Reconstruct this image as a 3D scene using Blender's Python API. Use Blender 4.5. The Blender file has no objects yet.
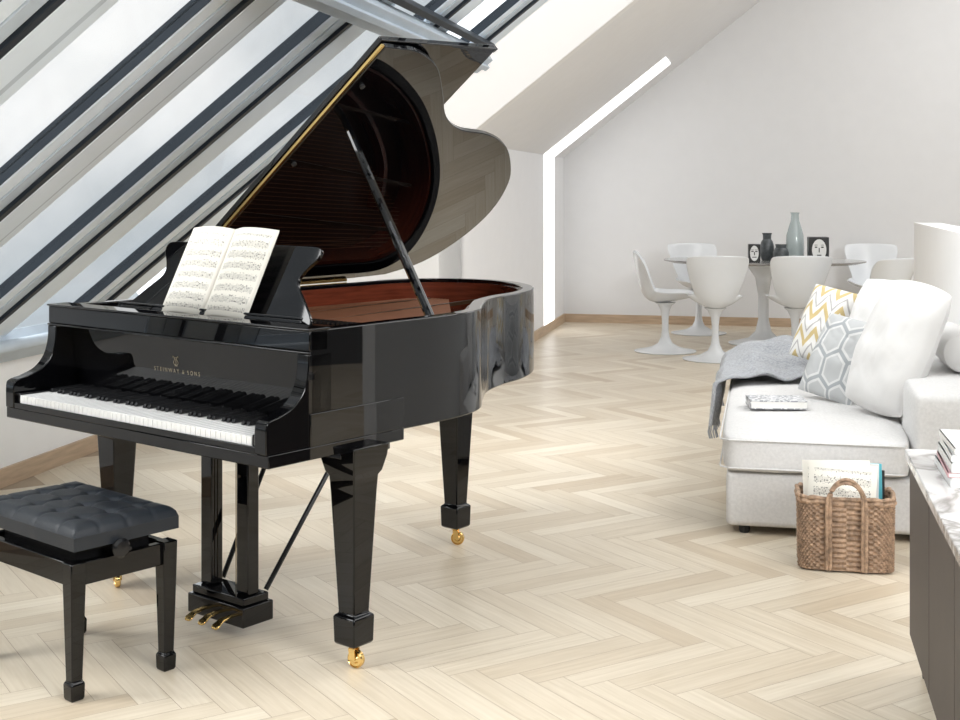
import bpy, bmesh, math, random
from mathutils import Vector, Matrix, noise
random.seed(7)
SC = bpy.context.scene
COL = SC.collection
rad = math.radians
try:
    SC.view_settings.view_transform = 'Standard'
except Exception: pass

# ------------------------------------------------------------------ materials
def newmat(name):
    m = bpy.data.materials.new(name); m.use_nodes = True
    nt = m.node_tree; nt.nodes.clear()
    out = nt.nodes.new('ShaderNodeOutputMaterial')
    b = nt.nodes.new('ShaderNodeBsdfPrincipled')
    nt.links.new(b.outputs[0], out.inputs[0])
    return m, nt, b
def c4(c): return (c[0], c[1], c[2], 1)
def mat(name, col, rough=0.5, metal=0.0, var=0.05, nscale=8, bump=0.0, bscale=200, coat=0.0, sheen=0.0, stretch=(1,1,1), spec=0.5):
    m, nt, b = newmat(name)
    tc = nt.nodes.new('ShaderNodeTexCoord'); mp = nt.nodes.new('ShaderNodeMapping')
    mp.inputs['Scale'].default_value = stretch
    nt.links.new(tc.outputs['Object'], mp.inputs[0])
    n = nt.nodes.new('ShaderNodeTexNoise'); n.inputs['Scale'].default_value = nscale; n.inputs['Detail'].default_value = 4
    nt.links.new(mp.outputs[0], n.inputs['Vector'])
    r = nt.nodes.new('ShaderNodeValToRGB')
    r.color_ramp.elements[0].position = .3; r.color_ramp.elements[1].position = .7
    r.color_ramp.elements[0].color = c4([max(0, x*(1-var)) for x in col])
    r.color_ramp.elements[1].color = c4([min(1, x*(1+var)) for x in col])
    nt.links.new(n.outputs['Fac'], r.inputs[0]); nt.links.new(r.outputs[0], b.inputs['Base Color'])
    b.inputs['Roughness'].default_value = rough; b.inputs['Metallic'].default_value = metal
    b.inputs['Coat Weight'].default_value = coat; b.inputs['Sheen Weight'].default_value = sheen
    b.inputs['Specular IOR Level'].default_value = spec
    if bump > 0:
        n2 = nt.nodes.new('ShaderNodeTexNoise'); n2.inputs['Scale'].default_value = bscale
        nt.links.new(mp.outputs[0], n2.inputs['Vector'])
        bp = nt.nodes.new('ShaderNodeBump'); bp.inputs['Strength'].default_value = bump; bp.inputs['Distance'].default_value = .003
        nt.links.new(n2.outputs['Fac'], bp.inputs['Height']); nt.links.new(bp.outputs[0], b.inputs['Normal'])
    return m

BLACK = mat('black_lacquer', (.002,.002,.0025), .02, var=.02, spec=.42)
LIDM = mat('black_lacquer_lid', (.002,.002,.0025), .01, var=.02, spec=.7)
BLACKS = mat('black_satin', (.010,.010,.011), .25, var=.05, spec=.4)
LEATHER = mat('navy_black_leather', (.016,.020,.026), .38, bump=.25, bscale=350, var=.1)
BRASS = mat('brass', (.80,.56,.22), .18, 1.0, var=.06)
GOLD = mat('gold_paint', (.92,.50,.17), .38, .1, var=.08)
BRONZE = mat('bronze_paint', (.05,.025,.012), .35, .3, var=.1)
STRING = mat('copper_string', (.24,.10,.05), .45, .6)
STEEL = mat('steel', (.45,.36,.24), .4, .8)
MAHOG = mat('mahogany', (.13,.028,.013), .2, coat=.2, var=.3, nscale=6, stretch=(1,1,12))
SPRUCE = mat('spruce', (.06,.022,.01), .35, var=.2, nscale=10, stretch=(1,12,1))
IVORY = mat('ivory_key', (.88,.875,.86), .15, var=.01)
FELT = mat('red_felt', (.35,.02,.02), .9)
OAKT = mat('oak_trim', (.50,.37,.255), .45, var=.15, nscale=5, stretch=(1,1,10))
WALLW = mat('white_plaster', (.90,.90,.90), .8, var=.01, bump=.05, bscale=80)
WALLG = mat('pale_grey_plaster', (.745,.745,.75), .85, var=.01, bump=.05, bscale=80)
CEILM = mat('ceiling_plaster', (.86,.86,.87), .85, var=.01, bump=.05, bscale=80)
WALLD = mat('unseen_dark_plaster', (.10,.10,.10), .85, var=.02, bump=.05, bscale=80)  # for unseen walls, made dark so the piano lacquer mirrors less light
RAFT = mat('white_painted_rafter', (.75,.83,.91), .5, var=.02, spec=.3)
DARKF = mat('dark_grey_frame', (.022,.029,.038), .5, var=.1, spec=.2)
GREYF = mat('grey_aluminium_frame', (.52,.59,.66), .45, .0, var=.06, spec=.3)
SOFA = mat('light_grey_sofa_fabric', (.69,.68,.67), .95, var=.06, nscale=90, bump=.5, bscale=700, sheen=.1)
PILW = mat('white_pillow_fabric', (.72,.71,.70), .95, var=.03, bump=.3, bscale=700, sheen=.1)
THROW = mat('grey_wool', (.31,.32,.34), .97, var=.25, nscale=90, bump=.6, bscale=400, sheen=.2)
TULIP = mat('white_lacquered_shell', (.76,.78,.80), .25, var=.01)
WICK = mat('wicker', (.33,.22,.145), .75, var=.45, nscale=60, bump=.6, bscale=300)
CABM = mat('taupe_cabinet', (.072,.060,.053), .55, var=.06, spec=.3)
RUB = mat('rubber', (.02,.02,.02), .6)
DVASE = mat('dark_stoneware', (.08,.09,.095), .4, var=.35, nscale=30)
PAPER = mat('paper', (.85,.84,.80), .8, var=.02)
GOLDLET = mat('pale_gold_lettering', (.44,.38,.28), .4, .5)

def marble():
    m, nt, b = newmat('grey_marble')
    tc = nt.nodes.new('ShaderNodeTexCoord')
    n = nt.nodes.new('ShaderNodeTexNoise'); n.inputs['Scale'].default_value = 4; n.inputs['Detail'].default_value = 10; n.inputs['Distortion'].default_value = 1.6
    nt.links.new(tc.outputs['Object'], n.inputs['Vector'])
    r = nt.nodes.new('ShaderNodeValToRGB'); e = r.color_ramp.elements
    e[0].position = .40; e[0].color = (.66,.65,.64,1); e[1].position = .58; e[1].color = (.62,.61,.60,1)
    k = e.new(.49); k.color = (.27,.25,.24,1)
    nt.links.new(n.outputs['Fac'], r.inputs[0]); nt.links.new(r.outputs[0], b.inputs['Base Color'])
    b.inputs['Roughness'].default_value = .15
    return m
MARB = marble()
TABM = mat('dark_grey_marble', (.30,.29,.28), .15, var=.35, nscale=6)

def glassmat(name, tint=(.97,.98,.985), gl=.06):
    m = bpy.data.materials.new(name); m.use_nodes = True; nt = m.node_tree; nt.nodes.clear()
    o = nt.nodes.new('ShaderNodeOutputMaterial'); t = nt.nodes.new('ShaderNodeBsdfTransparent'); g = nt.nodes.new('ShaderNodeBsdfGlossy')
    t.inputs[0].default_value = c4(tint); g.inputs['Roughness'].default_value = .02
    mx = nt.nodes.new('ShaderNodeMixShader'); mx.inputs[0].default_value = gl
    n = nt.nodes.new('ShaderNodeTexNoise'); n.inputs['Scale'].default_value = 1.5
    r = nt.nodes.new('ShaderNodeValToRGB'); r.color_ramp.elements[0].color = c4([x*.90 for x in tint]); r.color_ramp.elements[1].color = c4(tint)
    tc = nt.nodes.new('ShaderNodeTexCoord'); nt.links.new(tc.outputs['Object'], n.inputs['Vector'])
    nt.links.new(n.outputs['Fac'], r.inputs[0]); nt.links.new(r.outputs[0], t.inputs[0])
    nt.links.new(t.outputs[0], mx.inputs[1]); nt.links.new(g.outputs[0], mx.inputs[2]); nt.links.new(mx.outputs[0], o.inputs[0])
    return m
GLASS = glassmat('window_glass')

def emis(name, col, s):
    m, nt, b = newmat(name)
    b.inputs['Base Color'].default_value = c4(col); b.inputs['Emission Color'].default_value = c4(col); b.inputs['Emission Strength'].default_value = s
    return m
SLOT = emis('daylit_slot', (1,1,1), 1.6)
REVEAL_GLOW = emis('glowing_white_reveal', (.92,.93,.94), .45)  # emission put in for daylight grazing the white reveal

def vaseglass():
    m, nt, b = newmat('blue_grey_glass')
    b.inputs['Base Color'].default_value = (.62,.70,.70,1); b.inputs['Roughness'].default_value = .12
    b.inputs['Transmission Weight'].default_value = .45
    return m
VGLASS = vaseglass()

def floormat():
    m, nt, b = newmat('pale_oak_herringbone')
    uv = nt.nodes.new('ShaderNodeUVMap'); uv.uv_map = 'UVMap'
    mp = nt.nodes.new('ShaderNodeMapping'); mp.inputs['Scale'].default_value = (1.2, 22, 1)
    nt.links.new(uv.outputs[0], mp.inputs[0])
    n = nt.nodes.new('ShaderNodeTexNoise'); n.inputs['Scale'].default_value = 3; n.inputs['Detail'].default_value = 6; n.inputs['Distortion'].default_value = .6
    nt.links.new(mp.outputs[0], n.inputs['Vector'])
    at = nt.nodes.new('ShaderNodeAttribute'); at.attribute_name = 'plank'
    r = nt.nodes.new('ShaderNodeValToRGB'); e = r.color_ramp.elements
    e[0].position = 0; e[0].color = (.57,.46,.33,1); e[1].position = 1; e[1].color = (.78,.70,.57,1)
    k = e.new(.45); k.color = (.69,.60,.47,1)
    nt.links.new(at.outputs['Fac'], r.inputs[0])
    r2 = nt.nodes.new('ShaderNodeValToRGB'); r2.color_ramp.elements[0].position = .3; r2.color_ramp.elements[1].position = .7
    r2.color_ramp.elements[0].color = (.88,.86,.83,1); r2.color_ramp.elements[1].color = (1,1,1,1)
    nt.links.new(n.outputs['Fac'], r2.inputs[0])
    mx = nt.nodes.new('ShaderNodeMix'); mx.data_type = 'RGBA'; mx.blend_type = 'MULTIPLY'; mx.inputs[0].default_value = 1
    nt.links.new(r.outputs[0], mx.inputs[6]); nt.links.new(r2.outputs[0], mx.inputs[7])
    nt.links.new(mx.outputs[2], b.inputs['Base Color'])
    b.inputs['Roughness'].default_value = .34
    b.inputs['Specular IOR Level'].default_value = .42
    bp = nt.nodes.new('ShaderNodeBump'); bp.inputs['Strength'].default_value = .08; bp.inputs['Distance'].default_value = .002
    nt.links.new(n.outputs['Fac'], bp.inputs['Height']); nt.links.new(bp.outputs[0], b.inputs['Normal'])
    return m
FLOORM = floormat()
GAPM = mat('floor_joint', (.42,.33,.24), .7)

def mathn(nt, op, a, bb=None):
    n = nt.nodes.new('ShaderNodeMath'); n.operation = op
    for i, x in enumerate((a, bb)):
        if x is None: continue
        if isinstance(x, (int, float)): n.inputs[i].default_value = x
        else: nt.links.new(x, n.inputs[i])
    return n.outputs[0]

def scoremat():
    m, nt, b = newmat('printed_music_page')
    uv = nt.nodes.new('ShaderNodeUVMap'); uv.uv_map = 'UVMap'
    s = nt.nodes.new('ShaderNodeSeparateXYZ'); nt.links.new(uv.outputs[0], s.inputs[0])
    U, V = s.outputs[0], s.outputs[1]
    g = mathn(nt, 'FRACT', mathn(nt, 'MULTIPLY', V, 8.0))
    instaff = mathn(nt, 'MULTIPLY', mathn(nt, 'GREATER_THAN', g, .30), mathn(nt, 'LESS_THAN', g, .80))
    ln = mathn(nt, 'LESS_THAN', mathn(nt, 'FRACT', mathn(nt, 'MULTIPLY', mathn(nt, 'SUBTRACT', g, .30), 10.0)), .30)
    n = nt.nodes.new('ShaderNodeTexNoise'); n.inputs['Scale'].default_value = 1; n.inputs['Detail'].default_value = 2
    mp = nt.nodes.new('ShaderNodeMapping'); mp.inputs['Scale'].default_value = (48, 50, 1)
    nt.links.new(uv.outputs[0], mp.inputs[0]); nt.links.new(mp.outputs[0], n.inputs['Vector'])
    notes = mathn(nt, 'MULTIPLY', mathn(nt, 'GREATER_THAN', n.outputs['Fac'], .59), mathn(nt, 'MULTIPLY', mathn(nt, 'GREATER_THAN', g, .18), mathn(nt, 'LESS_THAN', g, .90)))
    ink = mathn(nt, 'MAXIMUM', mathn(nt, 'MULTIPLY', mathn(nt, 'MULTIPLY', instaff, ln), .6), mathn(nt, 'MULTIPLY', notes, .85))
    mg = mathn(nt, 'MULTIPLY', mathn(nt, 'GREATER_THAN', U, .08), mathn(nt, 'LESS_THAN', U, .92))
    mg2 = mathn(nt, 'MULTIPLY', mathn(nt, 'GREATER_THAN', V, .06), mathn(nt, 'LESS_THAN', V, .93))
    ink = mathn(nt, 'MULTIPLY', ink, mathn(nt, 'MULTIPLY', mg, mg2))
    mx = nt.nodes.new('ShaderNodeMix'); mx.data_type = 'RGBA'
    mx.inputs[6].default_value = (.74,.71,.64,1); mx.inputs[7].default_value = (.05,.05,.05,1)
    nt.links.new(ink, mx.inputs[0]); nt.links.new(mx.outputs[2], b.inputs['Base Color']); b.inputs['Roughness'].default_value = .85
    b.inputs['Specular IOR Level'].default_value = .2
    return m
SCORE = scoremat()

def zigmat():
    m, nt, b = newmat('yellow_zigzag_fabric')
    uv = nt.nodes.new('ShaderNodeUVMap'); uv.uv_map = 'UVMap'
    s = nt.nodes.new('ShaderNodeSeparateXYZ'); nt.links.new(uv.outputs[0], s.inputs[0])
    U, V = s.outputs[0], s.outputs[1]
    tri = mathn(nt, 'ABSOLUTE', mathn(nt, 'SUBTRACT', mathn(nt, 'FRACT', mathn(nt, 'MULTIPLY', U, 3.0)), .5))
    f = mathn(nt, 'FRACT', mathn(nt, 'ADD', mathn(nt, 'MULTIPLY', V, 3.0), mathn(nt, 'MULTIPLY', tri, 1.2)))
    r = nt.nodes.new('ShaderNodeValToRGB'); r.color_ramp.interpolation = 'CONSTANT'; e = r.color_ramp.elements
    e[0].position = 0; e[0].color = (.52,.41,.20,1); e[1].position = .28; e[1].color = (.68,.67,.65,1)
    k = e.new(.54); k.color = (.40,.39,.38,1); k = e.new(.66); k.color = (.68,.67,.65,1)
    nt.links.new(f, r.inputs[0]); nt.links.new(r.outputs[0], b.inputs['Base Color']); b.inputs['Roughness'].default_value = .95
    return m
def hexmat():
    m, nt, b = newmat('grey_honeycomb_fabric')
    uv = nt.nodes.new('ShaderNodeUVMap'); uv.uv_map = 'UVMap'
    s = nt.nodes.new('ShaderNodeSeparateXYZ'); nt.links.new(uv.outputs[0], s.inputs[0])
    px = mathn(nt, 'MULTIPLY', s.outputs[0], 2.6); py = mathn(nt, 'MULTIPLY', s.outputs[1], 2.6)
    R3 = math.sqrt(3)
    def hexd(ox, oy):
        a = mathn(nt, 'SUBTRACT', mathn(nt, 'FRACT', mathn(nt, 'ADD', px, ox)), .5)
        bq = mathn(nt, 'MULTIPLY', mathn(nt, 'SUBTRACT', mathn(nt, 'FRACT', mathn(nt, 'ADD', mathn(nt, 'DIVIDE', py, R3), oy)), .5), R3)
        ax = mathn(nt, 'ABSOLUTE', a); ay = mathn(nt, 'ABSOLUTE', bq)
        return mathn(nt, 'MAXIMUM', ax, mathn(nt, 'ADD', mathn(nt, 'MULTIPLY', ax, .5), mathn(nt, 'MULTIPLY', ay, R3/2)))
    d = mathn(nt, 'MINIMUM', hexd(0, 0), hexd(.5, .5))
    r = nt.nodes.new('ShaderNodeValToRGB'); r.color_ramp.interpolation = 'CONSTANT'; e = r.color_ramp.elements
    e[0].position = 0; e[0].color = (.49,.50,.505,1); e[1].position = .36; e[1].color = (.65,.65,.645,1)
    k = e.new(.44); k.color = (.36,.38,.395,1)
    nt.links.new(d, r.inputs[0]); nt.links.new(r.outputs[0], b.inputs['Base Color']); b.inputs['Roughness'].default_value = .95
    return m
ZIG = zigmat(); HEX = hexmat()

# ------------------------------------------------------------------ geometry
def catmull(P, closed=False, n=6):
    out = []; N = len(P); rng = range(N) if closed else range(N-1)
    for i in rng:
        if closed: p0, p1, p2, p3 = P[i-1], P[i], P[(i+1) % N], P[(i+2) % N]
        else: p0, p1, p2, p3 = P[max(i-1, 0)], P[i], P[i+1], P[min(i+2, N-1)]
        for k in range(n):
            t = k/n
            out.append(tuple(.5*((2*b)+(-a+c)*t+(2*a-5*b+4*c-d)*t*t+(-a+3*b-3*c+d)*t**3) for a, b, c, d in zip(p0, p1, p2, p3)))
    if not closed: out.append(tuple(P[-1]))
    return out

class G:
    def __init__(s): s.v = []; s.f = []; s.uv = {}
    def add(s, vs, fs):
        o = len(s.v); s.v += [tuple(x) for x in vs]; s.f += [tuple(i+o for i in f) for f in fs]; return s
    def box(s, c, d, R=None):
        x, y, z = [q/2 for q in d]
        vs = [Vector((a*x, b*y, e*z)) for a in (-1, 1) for b in (-1, 1) for e in (-1, 1)]
        if R is not None: vs = [R @ q for q in vs]
        vs = [q+Vector(c) for q in vs]
        return s.add(vs, [(0,1,3,2),(4,6,7,5),(0,4,5,1),(2,3,7,6),(0,2,6,4),(1,5,7,3)])
    def bx(s, x0, x1, y0, y1, z0, z1):
        return s.box(((x0+x1)/2, (y0+y1)/2, (z0+z1)/2), (x1-x0, y1-y0, z1-z0))
    def prism(s, pts, a, b, axis='z'):
        n = len(pts)
        def mk(p, h):
            if axis == 'z': return (p[0], p[1], h)
            if axis == 'x': return (h, p[0], p[1])
            return (p[0], h, p[1])
        vs = [mk(p, a) for p in pts]+[mk(p, b) for p in pts]
        fs = [tuple(range(n)), tuple(range(n, 2*n))[::-1]]+[(i, (i+1) % n, n+(i+1) % n, n+i) for i in range(n)]
        return s.add(vs, fs)
    def loft(s, rings, cap=True):
        n = len(rings[0]); vs = [p for r in rings for p in r]; fs = []
        for k in range(len(rings)-1):
            for i in range(n):
                fs.append((k*n+i, k*n+(i+1) % n, (k+1)*n+(i+1) % n, (k+1)*n+i))
        if cap: fs += [tuple(range(n))[::-1], tuple(range((len(rings)-1)*n, len(rings)*n))]
        return s.add(vs, fs)
    def lathe(s, prof, seg=32, c=(0,0,0)):
        return s.loft([[(c[0]+r*math.cos(2*math.pi*i/seg), c[1]+r*math.sin(2*math.pi*i/seg), c[2]+z) for i in range(seg)] for r, z in prof])
    def tube(s, P, r, seg=8):
        P = [Vector(p) for p in P]; rings = []
        for i, p in enumerate(P):
            t = (P[min(i+1, len(P)-1)]-P[max(i-1, 0)]).normalized()
            up = Vector((0,0,1)) if abs(t.z) < .9 else Vector((1,0,0))
            a = t.cross(up).normalized(); b = t.cross(a)
            rr = r[i] if isinstance(r, (list, tuple)) else r
            rings.append([p+a*rr*math.cos(2*math.pi*k/seg)+b*rr*math.sin(2*math.pi*k/seg) for k in range(seg)])
        return s.loft(rings)
    def sq(s, secs, cx=0, cy=0):
        return s.loft([[(cx+a*h, cy+b*(h2 if h2 else h), z) for a, b in ((-1,-1),(1,-1),(1,1),(-1,1))] for z, h, h2 in secs])
    def wall(s, pts, t, z0, z1):
        inn = offset(pts, t)
        rings = [[(p[0], p[1], z0), (p[0], p[1], z1), (q[0], q[1], z1), (q[0], q[1], z0)] for p, q in zip(pts, inn)]
        return s.loft(rings)
    def obj(s, name, m, parent=None, loc=(0,0,0), rot=(0,0,0), smooth=True, bevel=0, bseg=2, subsurf=0, solid=0, label=None):
        me = bpy.data.meshes.new(name); bm = bmesh.new()
        vs = [bm.verts.new(v) for v in s.v]
        for f in s.f:
            try: bm.faces.new([vs[i] for i in f])
            except ValueError: pass
        if solid == 0: bmesh.ops.recalc_face_normals(bm, faces=bm.faces)
        if smooth:
            for f in bm.faces: f.smooth = True
            for e in bm.edges:
                if len(e.link_faces) == 2 and e.calc_face_angle(0) > .6: e.smooth = False
        bm.to_mesh(me); bm.free()
        if s.uv:
            l = me.uv_layers.new(name='UVMap')
            for lp in me.loops: l.data[lp.index].uv = s.uv.get(lp.vertex_index, (0, 0))
        o = bpy.data.objects.new(name, me); COL.objects.link(o); me.materials.append(m)
        o.location = loc; o.rotation_euler = rot
        if parent: o.parent = parent
        if solid:
            q = o.modifiers.new('solid', 'SOLIDIFY'); q.thickness = solid; q.offset = 0
        if bevel:
            q = o.modifiers.new('bevel', 'BEVEL'); q.width = bevel; q.segments = bseg; q.limit_method = 'ANGLE'; q.angle_limit = rad(35)
        if subsurf:
            q = o.modifiers.new('sub', 'SUBSURF'); q.levels = subsurf; q.render_levels = subsurf
        if label: o['label'] = label
        return o
def offset(pts, t):
    out = []
    for i, p in enumerate(pts):
        a = pts[max(i-1, 0)]; b = pts[min(i+1, len(pts)-1)]
        dx, dy = b[0]-a[0], b[1]-a[1]; L = math.hypot(dx, dy) or 1
        out.append((p[0]-dy/L*t, p[1]+dx/L*t))
    return out

def root(name, label, cat, loc, rz=0, group=None):
    e = bpy.data.objects.new(name, None); COL.objects.link(e); e.empty_display_size = .1
    e.location = loc; e.rotation_euler = (0, 0, rz); tag(e, label, cat, group); return e
def tag(e, label, cat, group=None):
    e['label'] = label; e['category'] = cat
    if group: e['group'] = group
    return e
def clone(src, loc, rz, label=None):
    n = src.copy(); COL.objects.link(n); n.location = loc; n.rotation_euler = (0, 0, rz)
    if label: n['label'] = label
    for ch in src.children:
        k = ch.copy(); k.parent = n; COL.objects.link(k)
        for c2 in ch.children:
            k2 = c2.copy(); k2.parent = k; COL.objects.link(k2)
    return n
def struct(o): o['kind'] = 'structure'; return o

RA = rad(-12.57)
rx, ry = math.cos(RA), math.sin(RA)
def RW(lat, D, z=0): return (lat*rx - D*ry, lat*ry + D*rx, z)
RR = (0, 0, RA)

# ------------------------------------------------------------------ room
DN = -5.0
def floor():
    n = 6; W = .088
    me = bpy.data.meshes.new('floor'); verts = []; faces = []; uvs = []; cols = []
    X0, X1, Y0, Y1 = -3.45, 5.0, DN, 13.2
    c, s_ = math.cos(rad(-45)), math.sin(rad(-45))
    g = .0008
    def plank(x0, y0, w, h, horiz):
        cx, cy = (x0+w/2)*W, (y0+h/2)*W
        X, Y = cx*c-cy*s_, cx*s_+cy*c+5
        if not (X0+.05 < X < X1 and Y0 < Y < Y1-.05): return
        q = [(x0*W+g, y0*W+g), ((x0+w)*W-g, y0*W+g), ((x0+w)*W-g, (y0+h)*W-g), (x0*W+g, (y0+h)*W-g)]
        b = len(verts)
        for (a, d) in q: verts.append((a*c-d*s_, a*s_+d*c+5, 0))
        faces.append((b, b+1, b+2, b+3))
        ou, ov = random.random()*50, random.random()*50
        L, H = n*W, W
        uvs.extend([(ou, ov), (ou+L, ov), (ou+L, ov+H), (ou, ov+H)] if horiz else [(ou, ov), (ou, ov+H), (ou+L, ov+H), (ou+L, ov)])
        cols.append(min(1, max(0, random.gauss(.58, .24))))
    R = 140
    for k in range(-R, R):
        for m in range(-13, 14):
            plank(k+2*n*m, k, n, 1, True)
            plank(k, k-2*n+1+2*n*m, 1, n, False)
    nb = len(verts); npl = len(faces)
    verts += [(X0, Y0, -.0015), (X1, Y0, -.0015), (X1, Y1, -.0015), (X0, Y1, -.0015), (X0, Y0, -.12), (X1, Y0, -.12), (X1, Y1, -.12), (X0, Y1, -.12)]
    faces += [(nb, nb+1, nb+2, nb+3), (nb+4, nb+7, nb+6, nb+5)]
    me.from_pydata(verts, [], faces)
    l = me.uv_layers.new(name='UVMap')
    for i, u in enumerate(uvs): l.data[i].uv = u
    a = me.attributes.new('plank', 'FLOAT', 'FACE')
    for i, v in enumerate(cols): a.data[i].value = v
    me.materials.append(FLOORM); me.materials.append(GAPM)
    for i in range(npl, len(faces)): me.polygons[i].material_index = 1
    o = bpy.data.objects.new('floor', me); COL.objects.link(o); o.rotation_euler = RR; struct(o)
floor()

KL, SL, TZ = -3.41, -2.06, .785
def roof(l): return .62+TZ*(l-KL)
DB, DO, DG = 13.18, 8.62, 6.95
LT = 1.0
def S(g, name, m, **k): return struct(g.obj(name, m, rot=RR, **k))
S(G().bx(SL-.15, 5.0, DB, DB+.15, 0, 4.6), 'wall_back', WALLG)
S(G().bx(5.0, 5.15, DN, DB+.15, 0, 4.3), 'unseen_wall_right', WALLD)
S(G().bx(KL-.15, 5.15, DN-.15, DN, 0, 4.3), 'unseen_wall_rear', WALLD)
S(G().bx(KL-.15, KL, DN, DO, 0, .60), 'wall_left', WALLW)
S(G().bx(SL-.15, SL, DO, DB, 0, roof(SL)), 'wall_side', CEILM)
th = .45
S(G().prism([(KL-.15, 0), (SL, 0), (SL, roof(SL)), (LT, roof(LT)), (LT, roof(LT)+th), (KL-.15, roof(KL-.15)+th)], DO, DO+.14, 'y'), 'wall_gable', WALLW)
S(G().prism([(SL-.15, roof(SL-.15)+.004), (LT, roof(LT)+.004), (LT, roof(LT)+.2), (SL-.15, roof(SL-.15)+.2)], DO+.142, DB, 'y'), 'ceiling', CEILM)
S(G().bx(LT, 5.0, DN, DB, roof(LT), roof(LT)+.15), 'ceiling_flat', CEILM)
S(G().prism([(KL, roof(KL)), (LT, roof(LT)), (LT, roof(LT)+.2), (KL, roof(KL)+.2)], DN, -.9, 'y'), 'ceiling_slope', WALLG)
nxr, nzr = -math.sin(math.atan(TZ)), math.cos(math.atan(TZ))
def rp(l, D, h): return (l+nxr*h, D, roof(l)+nzr*h)
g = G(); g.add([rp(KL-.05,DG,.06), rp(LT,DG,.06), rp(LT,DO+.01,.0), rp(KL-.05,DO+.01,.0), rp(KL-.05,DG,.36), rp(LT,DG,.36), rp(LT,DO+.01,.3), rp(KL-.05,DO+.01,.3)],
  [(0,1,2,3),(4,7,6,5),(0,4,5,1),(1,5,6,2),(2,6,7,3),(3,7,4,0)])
S(g, 'window_22', REVEAL_GLOW)  # plain splayed ceiling reveal, its brightness comes from added glow
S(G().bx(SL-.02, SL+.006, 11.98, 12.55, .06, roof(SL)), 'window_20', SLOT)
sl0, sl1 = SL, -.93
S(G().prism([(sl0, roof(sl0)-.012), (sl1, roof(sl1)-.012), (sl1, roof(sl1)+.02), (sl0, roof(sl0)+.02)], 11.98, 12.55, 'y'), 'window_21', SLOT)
S(G().bx(KL, KL+.018, DN, DO, 0, .085), 'baseboard_left', OAKT)
S(G().bx(SL, SL+.018, DO, DB, 0, .085), 'baseboard_side', OAKT)
S(G().bx(SL+.018, 5.0, DB-.018, DB, 0, .085), 'baseboard_back', OAKT)
S(G().bx(KL+.018, SL+.018, DO-.018, DO, 0, .085), 'baseboard_gable', OAKT)
S(G().bx(.95, 1.12, 4.3, 9.2, 0, 1.13), 'wall_half', WALLW)

sl = math.atan(TZ)
def slopebox(g, l0, l1, D0, D1, h0, h1):
    nx, nz = -math.sin(sl), math.cos(sl)
    pts = [(l0+nx*h0, roof(l0)+nz*h0), (l1+nx*h0, roof(l1)+nz*h0), (l1+nx*h1, roof(l1)+nz*h1), (l0+nx*h1, roof(l0)+nz*h1)]
    g.prism(pts, D0, D1, 'y')
Ds = [1.38+.905*i for i in range(-2, 7)]
ti = 1
for i, D in enumerate(Ds):
    g = G(); slopebox(g, KL-.02, LT, D-.075, D+.06, -.02, .05); S(g, 'trim_%d' % ti, RAFT, bevel=.004); ti += 1
    g = G(); slopebox(g, KL+.02, LT, D-.114, D-.076, -.018, .05); S(g, 'trim_%d' % ti, DARKF, bevel=.003); ti += 1
    g = G(); slopebox(g, KL-.02, LT, D-.185, D-.116, -.005, .05); S(g, 'trim_%d' % ti, GREYF, bevel=.003); ti += 1
    g = G(); slopebox(g, KL-.02, LT, D-.265, D-.188, .0, .05); S(g, 'trim_%d' % ti, RAFT, bevel=.003); ti += 1
    g = G(); slopebox(g, KL-.02, LT, D-.270, D-.2655, .005, .05); S(g, 'trim_%d' % ti, DARKF); ti += 1
    if i == len(Ds)-1: a = D+.06; b = DG
    else: a = D+.06; b = D+.905-.270
    g = G(); slopebox(g, KL+.02, LT, a, a+.012, .0, .05)
    S(g, 'trim_%d' % ti, DARKF); ti += 1
    g = G(); slopebox(g, KL+.02, LT, a+.013, a+.078, .005, .05)
    S(g, 'trim_%d' % ti, GREYF, bevel=.002); ti += 1
    if b-a > .2:
        g = G(); slopebox(g, KL+.02, LT, a+.079, a+.145, .012, .05)
        S(g, 'trim_%d' % ti, RAFT, bevel=.002); ti += 1
        g = G(); slopebox(g, KL+.05, LT, a+.145, b, .03, .038)
        S(g, 'window_%d' % (i+1), GLASS)
g = G(); slopebox(g, -1.59, -1.50, -.9, 6.78, -.10, -.04); slopebox(g, -1.555, -1.53, -.9, 6.78, -.12, -.10); S(g, 'trim_%d' % ti, GREYF, bevel=.003); ti += 1
g = G(); slopebox(g, -1.48, -1.455, -.9, 6.78, -.07, -.026); S(g, 'trim_%d' % ti, DARKF, bevel=.003); ti += 1
g = G(); slopebox(g, KL-.02, KL+.09, DN, DO, -.05, .04); S(g, 'trim_%d' % ti, GREYF, bevel=.004); ti += 1
g = G().tube([(KL+.13, DN, .66), (KL+.13, DO-.02, .66)], .028, 12); S(g, 'trim_%d' % ti, GREYF); ti += 1

# ------------------------------------------------------------------ grand piano
CP = (-.558, 3.39, 0); PA = rad(-39)
piano = root('grand_piano', 'black polished grand piano with its lid propped open', 'piano', CP, PA)
W = 1.24
ctrl = [(0,.16),(0,.5),(0,.76),(-.04,.93),(-.145,1.08),(-.245,1.23),(-.31,1.40),(-.345,1.56),(-.41,1.71),(-.51,1.85),(-.66,1.97),(-.83,2.04),(-1.0,2.03),(-1.15,1.94),(-1.23,1.77),(-W,1.5),(-W,1.0),(-W,.16)]
rim = catmull(ctrl, n=6)
G().wall(rim, .045, .65, .97).obj('rim', BLACK, piano, bevel=.004)
rim_in = [p for p in rim if p[1] > .40]
in1 = offset(rim_in, .0455)
G().wall(in1, .012, .79, .955).obj('inner_rim', MAHOG, piano, label='reddish mahogany inner rim')
in2 = offset(rim, .058)
sb = [p for p in in2 if p[1] > .5]
sb = [(sb[0][0], .30)]+sb+[(sb[-1][0], .30)]
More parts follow.
